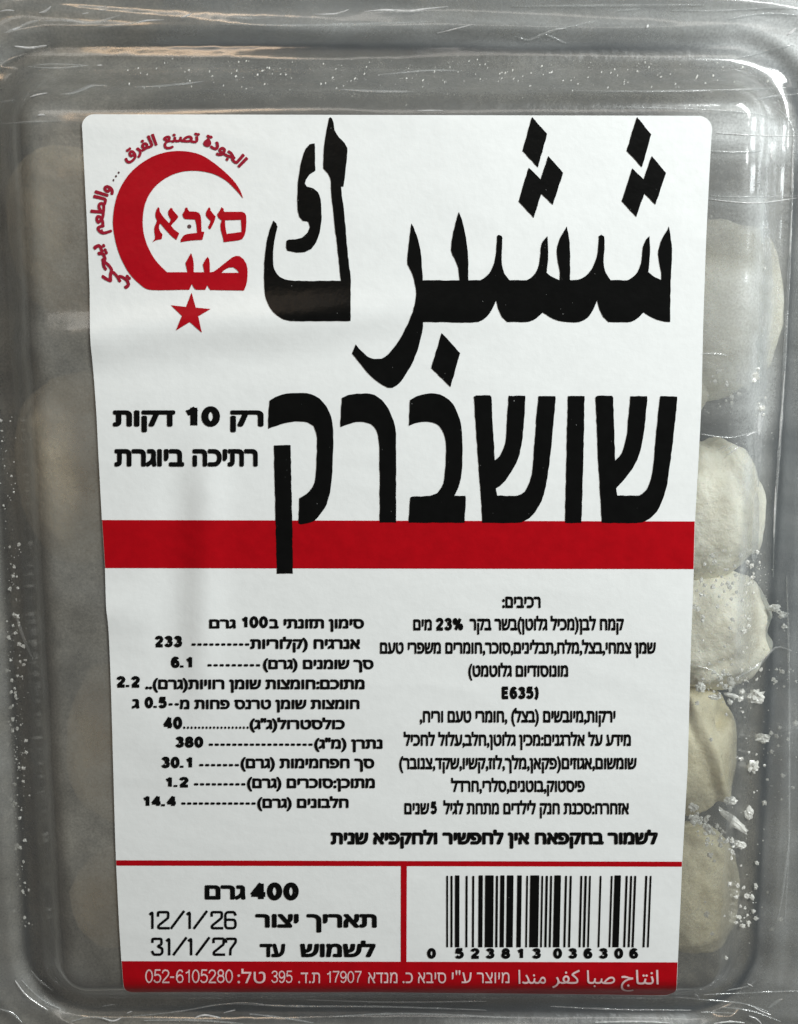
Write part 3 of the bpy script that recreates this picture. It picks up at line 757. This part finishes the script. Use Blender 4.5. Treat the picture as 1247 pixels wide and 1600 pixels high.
strokes('text_line', [[(158, 358), (158, 344), (196, 344), (197, 367), (180, 376), (200, 385), (200, 403), (192, 411), (164, 411), (157, 398)], one(219, 343), slash(248, 342), one(312, 343), slash(345, 342), two(417, 343),
        [(470, 358), (470, 344), (511, 344), (511, 358), (489, 388), (488, 411)]], 180, 1340, 2.711, 4.0, M_black)

# barcode
V = []; F = []
for a, b in [(210,218),(228,237),(247,266),(292,301),(320,329),(347,365),(375,411),(420,430),(439,457),(467,495),(511,530),(549,557),(566,604),(613,621),(631,641),(650,659),(668,696),(713,722),(733,742),(778,787),(796,806),(815,823),(860,868),(907,915),(923,950),(970,979),(989,998),(1006,1015),(1053,1062),(1072,1080)]:
    sh = (a - 200) / 880 * 12 / 2.711; x0 = 620 + a / 2.711; x1 = 620 + b / 2.711; k = len(V)
    yt_ = 1340 + (75 if b - a > 12 else 77) / 2.711 + .8; yb_ = 1340 + 380 / 2.711
    V += [(x0 + .5, yt_ - .8), (x1 - .5, yt_ - .8), (x1, yt_ + .5), (x1 - sh, yb_), (x0 - sh, yb_), (x0, yt_ + .5)]; F.append(tuple(range(k, k + 6)))
print_mesh('barcode', V, F, M_black, label, PAPER + .08, 20)
V = []; F = []
for ch, cx in zip('0523813036306', (674.5, 718, 742.5, 766, 790.5, 813.5, 838.5, 871.5, 895, 919, 943, 967, 990.5)):
    v, f = digit_tris(ch, .27); a0 = min(p[0] for p in v); a1 = max(p[0] for p in v); k = len(V)
    wd = 9.5 if ch == '1' else 14
    V += [(cx - wd / 2 + (p[0] - a0) / (a1 - a0) * wd, 1497.6 - (p[1] + .1) / .9 * 15.8, p[2]) for p in v]; F += [tuple(i + k for i in t) for t in f]
print_mesh('text_line', V, F, M_black, label, PAPER + .10, 60)

# imprint on the red foot band
kw = dict(mat=M_pink, bold=.004)
dig('052-6105280', 227, 364, 1514.5, 1536, mat=M_pink, bold=.085); heb('טל:', 371, 415, 1518.5, 1536, **kw); dig('395', 424, 457, 1516.5, 1536, mat=M_pink, bold=.085); heb('ת.ד.', 466, 500, 1519.5, 1536, **kw)
dig('17907', 511, 565, 1517, 1536, mat=M_pink, bold=.085); heb('מנדא', 575, 621, 1519.5, 1536, **kw); heb('כ.', 629, 645, 1519.5, 1536, **kw); heb('סיבא', 653, 697, 1519.5, 1536, **kw)
heb('ע"י', 706, 737, 1519.5, 1536, **kw); heb('מיוצר', 745, 796, 1519.5, 1536, **kw)
for s, a, b, c, d in [('مندا', 810, 853, 1515.5, 1537), ('كفر', 863, 906, 1515, 1537), ('صبا', 917, 961, 1516, 1537), ('انتاج', 970, 1029, 1515.5, 1538)]:
    typeset(arab(s), a, b, c, d, .714, mat=M_pink, bold=.006)

# motto round the crescent
def arc_text(s, a_left, a_right, r0, r1, name='motto_word', mat=None, bold=.042):
    V, F = text_tris(s, bold); xs = [p[0] for p in V]
    P = []
    mn, mx_ = min(xs), max(xs)
    for u, w, q in V:
        f = (u - mn) / (mx_ - mn); a = math.radians(a_left + f * (a_right - a_left))
        r = r0 + (w / .74) * (r1 - r0)
        P.append((284 + r * math.cos(a), 345 - r * math.sin(a), q))
    return print_mesh(name, P, F, mat or M_logo2, label, PAPER + .085, 60)
arc_text(arab('الجودة'), 74.5, 42.5, 123, 142); arc_text(arab('تصنع'), 103.5, 78, 124, 142); arc_text(arab('الفرق'), 133.5, 107.5, 125, 143)
arc_text(arab('والطعم'), 190, 154, 122, 143); arc_text(arab('بيحكي'), 231.5, 195.5, 132, 153)
V = []; F = []
for a in (142.5, 145.8, 149.2):
    cx, cy = 284 + 124 * math.cos(math.radians(a)), 345 - 124 * math.sin(math.radians(a)); k = len(V)
    V += [(cx + 1.5 * math.cos(t * math.pi / 4), cy + 1.9 * math.sin(t * math.pi / 4)) for t in range(8)]; F.append(tuple(range(k, k + 8)))
print_mesh('motto_dots', V, F, M_dot, label, PAPER + .085, 60)

# ---------------------------------------------------------------- creases in the wrap, their glints painted whitish
def crease(pts, w, hi=False, h=.16):
    P = [Vector(p) for p in pts]
    if not hi: w = w * 1.5
    Q = []
    for i in range(len(P) - 1):
        a = P[i - 1] if i else P[i]; b, c = P[i], P[i + 1]; d = P[i + 2] if i + 2 < len(P) else c
        k = max(3, int((c - b).length / 6))
        for j in range(k):
            t = j / k
            Q.append(.5 * ((2 * b) + (c - a) * t + (2 * a - 5 * b + 4 * c - d) * t * t + (3 * b - a - 3 * c + d) * t ** 3))
    Q.append(P[-1]); n_ = len(Q)
    rows = []
    for i, p in enumerate(Q):
        t = i / (n_ - 1); ww = w * (math.sin(math.pi * min(.98, max(.02, t))) ** .6) * (1 + .5 * mnoise.noise(Vector((p.x * .06, p.y * .06, 1.7))))
        a = Q[max(0, i - 1)]; b = Q[min(n_ - 1, i + 1)]; d = (b - a).normalized(); nr = Vector((-d.y, d.x))
        rows.append([p + nr * ww / 2 * s for s in (-1, -.35, .35, 1)])
    flat = [q for r in rows for q in r]
    px = np.array([q.x for q in flat]); py = np.array([q.y for q in flat])
    z = np.full(len(px), TOP)
    for _ in range(4):
        x, y = unproj(px, py, z); z = film_z(x, y) + .05
    x, y = unproj(px, py, z)
    hh = np.tile([0, h, h, 0], n_) * min(1, w / 3)
    V = np.stack([x, y, z + hh], -1)
    F = [(4 * i + k, 4 * i + k + 1, 4 * i + 4 + k + 1, 4 * i + 4 + k) for i in range(n_ - 1) for k in range(3)]
    o = link_mesh('film_crease_glint', V, F, M_foldglint_hi if hi else M_foldglint, film)
    b = bmesh.new(); b.from_mesh(o.data)
    for f in b.faces:
        if f.normal.z < 0: f.normal_flip()
    b.to_mesh(o.data); b.free()
    return o

Z4 = lambda P: [(p[0] / 3.897, p[1] / 3.895) for p in P]
for P, w, hi in [
    (Z4([(0,70),(40,62),(90,65)]), 2.4, 1), (Z4([(240,78),(275,68),(310,40)]), 3, 1), (Z4([(30,200),(70,185),(105,172),(170,140),(250,120)]), 3.6, 0), (Z4([(75,182),(105,172),(125,165)]), 4, 1),
    (Z4([(90,282),(150,290),(200,290),(285,277)]), 5, 1), (Z4([(175,408),(250,393),(380,390),(550,398)]), 1.6, 0), (Z4([(175,408),(260,412),(380,412),(470,404),(550,398)]), 1.6, 0), (Z4([(590,397),(625,396)]), 2.0, 1),
    (Z4([(185,590),(225,575),(290,565)]), 2.6, 1), (Z4([(0,625),(40,615),(90,605)]), 2.2, 0), (Z4([(230,702),(255,698),(275,703)]), 3.4, 1), (Z4([(0,752),(60,750),(180,742),(380,736)]), 2.0, 0),
    (Z4([(370,574),(440,565),(520,535),(560,520),(650,520)]), 3.0, 0), (Z4([(830,140),(900,125),(1000,122)]), 2.4, 1), (Z4([(1100,108),(1130,98),(1165,82)]), 2, 1), (Z4([(600,165),(750,150),(900,118)]), 2.0, 0), (Z4([(500,85),(540,78)]), 2, 1), (Z4([(590,45),(650,38)]), 2, 1), (Z4([(600,60),(645,62)]), 2, 1),
    (Z4([(250,130),(400,125),(560,140),(740,90)]), 3, 0), (Z4([(820,530),(1000,520),(1240,495)]), 2.4, 0),
    ([(492,22.5), (520,22), (535,18.5), (545,15)], 2.2, 1), ([(570,18.5), (600,16), (640,17.5), (665,14), (700,10.5)], 4.2, 1), ([(683,52), (700,48), (720,43), (742,38)], 2.0, 1), ([(590,117), (625,113.5), (665,110), (705,110), (730,112)], 1.6, 0),
    ([(345,38), (450,40), (560,38), (680,34)], 3, 0), ([(530,139.5), (580,142), (650,143)], 2.4, 0), ([(650,172.5), (695,172.5)], 1.6, 1), ([(360,28), (400,29), (430,27)], 2.4, 0),
    ([(810,58), (826,63), (845,55), (870,46), (885,44)], 2.4, 0), ([(868,46), (884,44.5)], 2.2, 1), ([(885,43), (910,37), (940,31)], 1.8, 0), ([(852,54), (868,60), (884,68)], 1.5, 0), ([(965,17), (1000,14)], 2, 0), ([(1010,44), (1013,38)], 4, 1),
    ([(900,142), (980,142.5), (1060,142), (1140,140), (1247,137)], 2.0, 0), ([(1180,157), (1205,151), (1247,147)], 2.2, 0), ([(960,167), (1070,170), (1130,173), (1180,178), (1210,186)], 2.4, 0), ([(1120,208), (1180,211.5), (1247,212.5)], 1.8, 1),
    ([(1050,16.5), (1120,17), (1180,14), (1215,12), (1247,14)], 2.2, 0), ([(1140,30), (1190,22), (1247,24)], 4, 0), ([(800,10), (950,9), (1100,8)], 2.5, 0), ([(1110,236), (1150,238), (1190,236)], 3.6, 0), ([(1106,311), (1150,316), (1190,317), (1247,309)], 2.2, 1), ([(1110,306), (1160,308), (1247,306)], 1.6, 0),
    ([(1215,170), (1231,185), (1239,205), (1240,225)], 2.4, 0), ([(1230,55), (1245,44)], 5, 1), ([(1150,92), (1190,82), (1240,70)], 3, 0),
    ([(1240,218), (1239,270), (1237,330), (1233,420), (1228,520), (1222,640), (1215,740), (1210,830), (1208,900)], 3.4, 0), ([(1239,222), (1237,300)], 2.4, 1), ([(1226,580), (1221,650), (1217,700)], 3.0, 1), ([(1212,760), (1209,840)], 2.4, 1), ([(1237,330), (1234,400)], 2.2, 1),  # this row and the next paint the right edge's reflected highlights
    ([(1207,222), (1206,250)], 5, 1), ([(1193,345), (1192,380)], 4.5, 0), ([(1197,505), (1190,560), (1186,600)], 5, 0), ([(1190,630), (1186,680)], 6, 1), ([(1182,770), (1181,830), (1178,880)], 8, 0), ([(1191,300), (1200,420), (1194,520), (1186,660), (1184,760)], 12, 0),
    ([(1094,553), (1118,553), (1136,556)], 3.4, 0), ([(1094,678), (1140,684), (1175,676)], 2, 0), ([(1128,707), (1152,692)], 1.6, 0), ([(1136,711), (1156,697)], 1.6, 0), ([(1122,703), (1138,694)], 1.6, 0), ([(1165,682), (1176,677), (1182,675)], 3, 1),
    ([(1090,1041), (1112,1047), (1130,1062)], 2, 0), ([(1150,1060), (1185,1040), (1212,1012), (1235,1016)], 3, 0), ([(1229,900), (1232,1000), (1233,1150), (1232,1330), (1226,1440)], 2.6, 0), ([(1214,1440), (1222,1400), (1234,1300)], 2.4, 0),
    ([(1057,1558), (1100,1562), (1160,1568), (1200,1580)], 2.0, 0), ([(1100,1554), (1180,1551), (1247,1548)], 1.6, 0), ([(1127,1573), (1175,1580), (1220,1596)], 2.0, 0), ([(1095,1581), (1150,1583)], 1.6, 0), ([(1170,1587), (1182,1592), (1190,1600)], 2.6, 1), ([(930,1597), (1000,1596), (1047,1598)], 2.6, 1), ([(1115,1599), (1140,1596.5), (1163,1598)], 2.6, 1), ([(860,1572), (960,1577), (1080,1578)], 2.0, 0), ([(1176,1572), (1190,1580), (1204,1585)], 2.2, 1), ([(1200,1575), (1222,1560)], 3, 0), ([(1137,1547), (1165,1542), (1180,1533)], 1.8, 0),
    ([(24,1532), (35,1548), (50,1562), (75,1578)], 2.6, 1), ([(34,1531), (50,1548), (70,1564), (95,1576)], 1.8, 0), ([(49,1516), (62,1532), (82,1547)], 2.2, 0), ([(0,1576), (20,1584), (35,1598)], 2.4, 0), ([(160,1590), (177,1595), (190,1590)], 3.2, 1), ([(198,1583), (207,1580)], 2, 1),
    ([(110,1596), (140,1589), (165,1592), (175,1598)], 2, 0), ([(160,1572), (180,1569)], 1.4, 0), ([(205,1588), (280,1580), (360,1568), (450,1572), (600,1573), (760,1578)], 2.2, 0), ([(305,1590), (320,1586), (345,1590)], 3, 1), ([(350,1582), (368,1578)], 2.2, 1), ([(390,1584), (440,1590), (490,1598)], 2.2, 0), ([(225,1594), (300,1594), (380,1599)], 2, 0), ([(520,1588), (640,1584), (800,1590)], 2.4, 0),
    ([(1085,1553), (1093,1560)], 4, 0), ([(1168,1537), (1176,1541)], 3, 1), ([(480,1562), (620,1566), (760,1564)], 1.6, 0), ([(25,960), (38,1000), (52,1030)], 3, 0),
]:
    crease(P, w, bool(hi))

# ---------------------------------------------------------------- dumplings
def make_dumpling(label_, px, py, rx, ry, rz, seed, mat=M_dough, ang=0, seam=None, zc=None, dents=()):
    zc = zc if zc is not None else FLOOR + rz - .2
    zs = zc + rz * .15
    cx, cy = unproj(px, py, zs); cx = float(cx); cy = float(cy)
    k = (TOP - zs + D) / D * .1
    rx *= k; ry *= k
    b = bmesh.new(); bmesh.ops.create_icosphere(b, subdivisions=6, radius=1)
    ca, sa = math.cos(ang), math.sin(ang); off = Vector((seed * 3.7, seed * 1.3, 0))
    for v in b.verts:
        d = v.co.normalized(); p = Vector((abs(d.x) ** .86 * math.copysign(1, d.x), abs(d.y) ** .86 * math.copysign(1, d.y), d.z))
        r = 1 + .085 * mnoise.noise(d * 1.3 + off) + .04 * mnoise.noise(d * 3.1 + off) + .012 * mnoise.noise(d * 9 + off) + .004 * mnoise.noise(d * 26 + off)
        if seam:
            nx, ny, nz, amp, wd, pos = seam
            n_ = Vector((nx, ny, nz)).normalized(); s = d.dot(n_) - pos
            r += amp * math.exp(-(s / wd) ** 2) * (1 + .25 * math.sin(14 * math.atan2(d.z, d.x + .2))) - amp * .8 * math.exp(-((s + wd * 1.8) / (wd * 1.3)) ** 2)
        for (dx, dy, dep, w) in dents:
            q = (d.x - dx) ** 2 + (d.y - dy) ** 2
            if d.z > 0: r -= dep * math.exp(-q / (w * w))
        p = p * r
        x = p.x * rx; y = p.y * ry; z = p.z * rz
        if z < -rz * .82: z = -rz * .82 + (z + rz * .82) * .15
        v.co = ((x * ca - y * sa) * MM, (x * sa + y * ca) * MM, (z) * MM)
    zmin = min(v.co.z for v in b.verts)
    # the dough is pressed against the inside of the lid, never through it
    zo = FLOOR - zmin / MM - .9
    bx = np.array([v.co.x for v in b.verts]) / MM + cx; by = np.array([v.co.y for v in b.verts]) / MM + cy
    cap = lid_z(bx, by) - .7 - zo
    for v, c_ in zip(b.verts, cap):
        zz = v.co.z / MM
        if zz > c_ - 1.0: v.co.z = (c_ - 1.0 * math.exp(-(zz - c_ + 1.0))) * MM if zz < c_ + 30 else c_ * MM
    me = bpy.data.meshes.new('dumpling'); b.to_mesh(me); b.free(); me.shade_smooth(); me.materials.append(mat)
    o = bpy.data.objects.new('dumpling', me); COL.objects.link(o); o.location = (cx * MM, cy * MM, FLOOR * MM - zmin - .0009)
    return tag(o, label_, 'dumpling', 'frozen dumplings inside the box')
make_dumpling('faint frosted dumpling nearest the right edge of the black Arabic title', 1122, 484, 104, 136, 9.2, 1)
make_dumpling('dumpling mostly under the label, just above the clearest pale dumpling', 1052, 602, 60, 56, 8.2, 2)
make_dumpling('clearest pale smooth dumpling beside the wide red band', 1108, 800, 94, 112, 9.3, 3, seam=(1, .5, 0, .05, .09, .55))
make_dumpling('pale dumpling below the clearest one, ice grains on it and a folded lower rim', 1112, 988, 100, 98, 9.2, 4, seam=(.5, -.95, .15, .07, .08, .62), dents=((-.2, .55, .06, .2),))
make_dumpling('tapered dumpling with a brownish crease under a long ice stick', 1082, 1178, 76, 112, 8.8, 5, mat=M_dough3, seam=(.9, .5, .1, .07, .10, .35), dents=((.55, .62, .30, .17), (.45, .4, .10, .2)))
make_dumpling('lowest dumpling on the clear side, with dark specks, beside the barcode', 1078, 1398, 86, 112, 8.6, 6, mat=M_dough3, seam=(.3, -1, 0, .04, .12, .5))
make_dumpling('large blurred dumpling behind frost beside the ten minute cooking text', 118, 735, 102, 150, 9.2, 7, mat=M_dough2)
make_dumpling('blurred dumpling behind frost beside the nutrition table', 182, 1172, 84, 132, 9.0, 8, mat=M_dough2)
make_dumpling('blurred dumpling low behind frost beside the weight and dates', 190, 1412, 88, 82, 8.6, 9, mat=M_dough2)
make_dumpling('barely visible dumpling behind thick frost beside the red crescent', 100, 360, 90, 130, 8.8, 10, mat=M_dough2)

# ---------------------------------------------------------------- ice
def rock(b, c, sx, sy, sz, ang, seed, sub=2, rough=.28):
    r = bmesh.ops.create_icosphere(b, subdivisions=sub, radius=1)
    ca, sa = math.cos(ang), math.sin(ang)
    for v in r['verts']:
        d = v.co.normalized(); k = 1 + rough * mnoise.noise(d * 2.1 + Vector((seed * 2.7, seed, 0))) * 1.6 + rough * .5 * mnoise.noise(d * 5 + Vector((seed, 0, 0)))
        x, y, z = d.x * sx * k, d.y * sy * k, d.z * sz * k
        v.co = ((c[0] + x * ca - y * sa) * MM, (c[1] + x * sa + y * ca) * MM, (c[2] + z) * MM)
def flake(label_, px, py, w, h, ang, seed, z=None, rough=.35):
    x, y = unproj(px, py, TOP - 1); zz = float(lid_z(x, y)) - .5 if z is None else z
    x, y = unproj(px, py, zz)
    b = bmesh.new(); rock(b, (0, 0, 0), w * .052, h * .052, min(w, h) * .035, ang, seed, 3, rough)
    me = bpy.data.meshes.new('ice_flake'); b.to_mesh(me); b.free(); me.materials.append(M_ice)
    zz = zz - min(w, h) * .035
    o = bpy.data.objects.new('ice_flake', me); COL.objects.link(o); o.location = (float(x) * MM, float(y) * MM, zz * MM)
    tag(o, label_, 'ice flake', 'loose ice flakes inside the box')
flake('square chunky ice flake just right of the ice stick', 1183, 1091, 24, 22, .3, 3, rough=.5)
flake('thin straight ice stick between two dumplings', 1143, 1087, 25, 7, -.25, 5, rough=.12)
flake('squarish ice flake on the rim above the ice stick', 1144, 1067, 10, 16, .15, 6)
flake('ice lump touching the label edge, left of the ice stick', 1096, 1075, 15, 15, 0, 7)
flake('flat ice flake between the label-edge lump and the ice stick', 1117, 1090, 18, 8, -.1, 8)
flake('fuzzy ice clump below the square chunky flake', 1194, 1155, 20, 14, .2, 9, rough=.6)
flake('round ice clump level with the middle of the tapered dumpling', 1178, 1200, 18, 18, 0, 10, rough=.6)
flake('upright oval ice flake right of the long ice sliver', 1172, 1272, 13, 22, 0, 11)
flake('rounded ice flake just above the long ice sliver', 1143, 1253, 18, 14, 0, 12)
flake('long slanting ice sliver below the tapered dumpling', 1147, 1284, 58, 13, -.72, 13, rough=.3)
flake('large hazy ice lump above the clearest pale dumpling', 1170, 590, 30, 20, .2, 14)
flake('bright ice flake of the pair at the outer edge of the ice-grained dumpling', 1212, 951, 16, 12, -.4, 15, rough=.4)
flake('lower ice flake of the pair at the outer edge of the ice-grained dumpling', 1225, 962, 15, 8, .5, 16, rough=.4)
flake('rounded ice flake lowest on the clear side, right of the cluster', 1158, 1322, 18, 13, -.3, 17)

b = bmesh.new(); k = 0
def scatter(n, x0, x1, y0, y1, smin, smax, stretch=1.0, ang=0, dens=None, below=True):
    global k
    i = 0; tries = 0
    while i < n and tries < n * 30:
        tries += 1
        px = random.uniform(x0, x1); py = random.uniform(y0, y1)
        if xl(min(max(py, 180), 1560)) - 4 < px < xr(min(max(py, 180), 1560)) + 3 and 176 < py < 1562: continue
        if dens and random.random() > dens(px, py): continue
        x, y = unproj(px, py, TOP - 1); z = float(lid_z(x, y)) - .25; x, y = unproj(px, py, z)
        s = smin + (smax - smin) * random.random() ** 3; s *= .05
        rock(b, (float(x), float(y), z - s * .4), s, s * stretch, s * .6, ang + random.uniform(-.5, .5), k, 1 if s < .14 else 2, .75); k += 1; i += 1
scatter(420, 150, 1200, 90, 170, .45, 2.7, 1.6, -.5, lambda a, c: math.exp(-((c - 118) / 26) ** 2) * (.5 + .5 * math.exp(-((a - 700) / 330) ** 2)))
scatter(90, 1105, 1200, 240, 420, 1, 3.0)
scatter(60, 1100, 1200, 560, 650, 1, 8)
scatter(190, 1085, 1190, 860, 1070, 1.2, 6.5, 1.2, 0, lambda a, c: .35 + .65 * math.exp(-((c - 905 - (1150 - a) * .25) / 24) ** 2))
scatter(46, 1090, 1170, 1050, 1100, 2, 10)
scatter(60, 1080, 1150, 1255, 1345, 3, 12, 1, 0, lambda a, c: math.exp(-((c - 1272 - (a - 1080) * .85) / 16) ** 2))
scatter(70, 1090, 1225, 1100, 1500, 1.5, 9, 1, 0, lambda a, c: .4)
scatter(40, 1140, 1185, 1380, 1450, 2, 8)
scatter(60, 1190, 1245, 930, 1250, 1.5, 9)
scatter(210, 3, 62, 850, 1450, 1.2, 6.5, 1.1, 0, lambda a, c: math.exp(-((a - 20 - (c - 850) * .02) / 12) ** 2) * (.3 + .7 * math.exp(-((c - 1120) / 160) ** 2)))
scatter(70, 3, 180, 560, 1500, .7, 1.8)
scatter(420, 1082, 1215, 560, 1110, .5, 1.7, 1.3, 0, lambda a, c: .3 + .7 * math.exp(-((c - 905) / 60) ** 2))
scatter(160, 1082, 1180, 1110, 1500, .5, 1.8)
scatter(30, 0, 25, 650, 830, 1.5, 5)
me = bpy.data.meshes.new('frost_grains'); b.to_mesh(me); b.free(); me.materials.append(M_ice)
o = bpy.data.objects.new('frost_grains', me); COL.objects.link(o)
tag(o, 'loose frost grains and ice crumbs scattered under the clear lid', 'frost', kind='stuff')
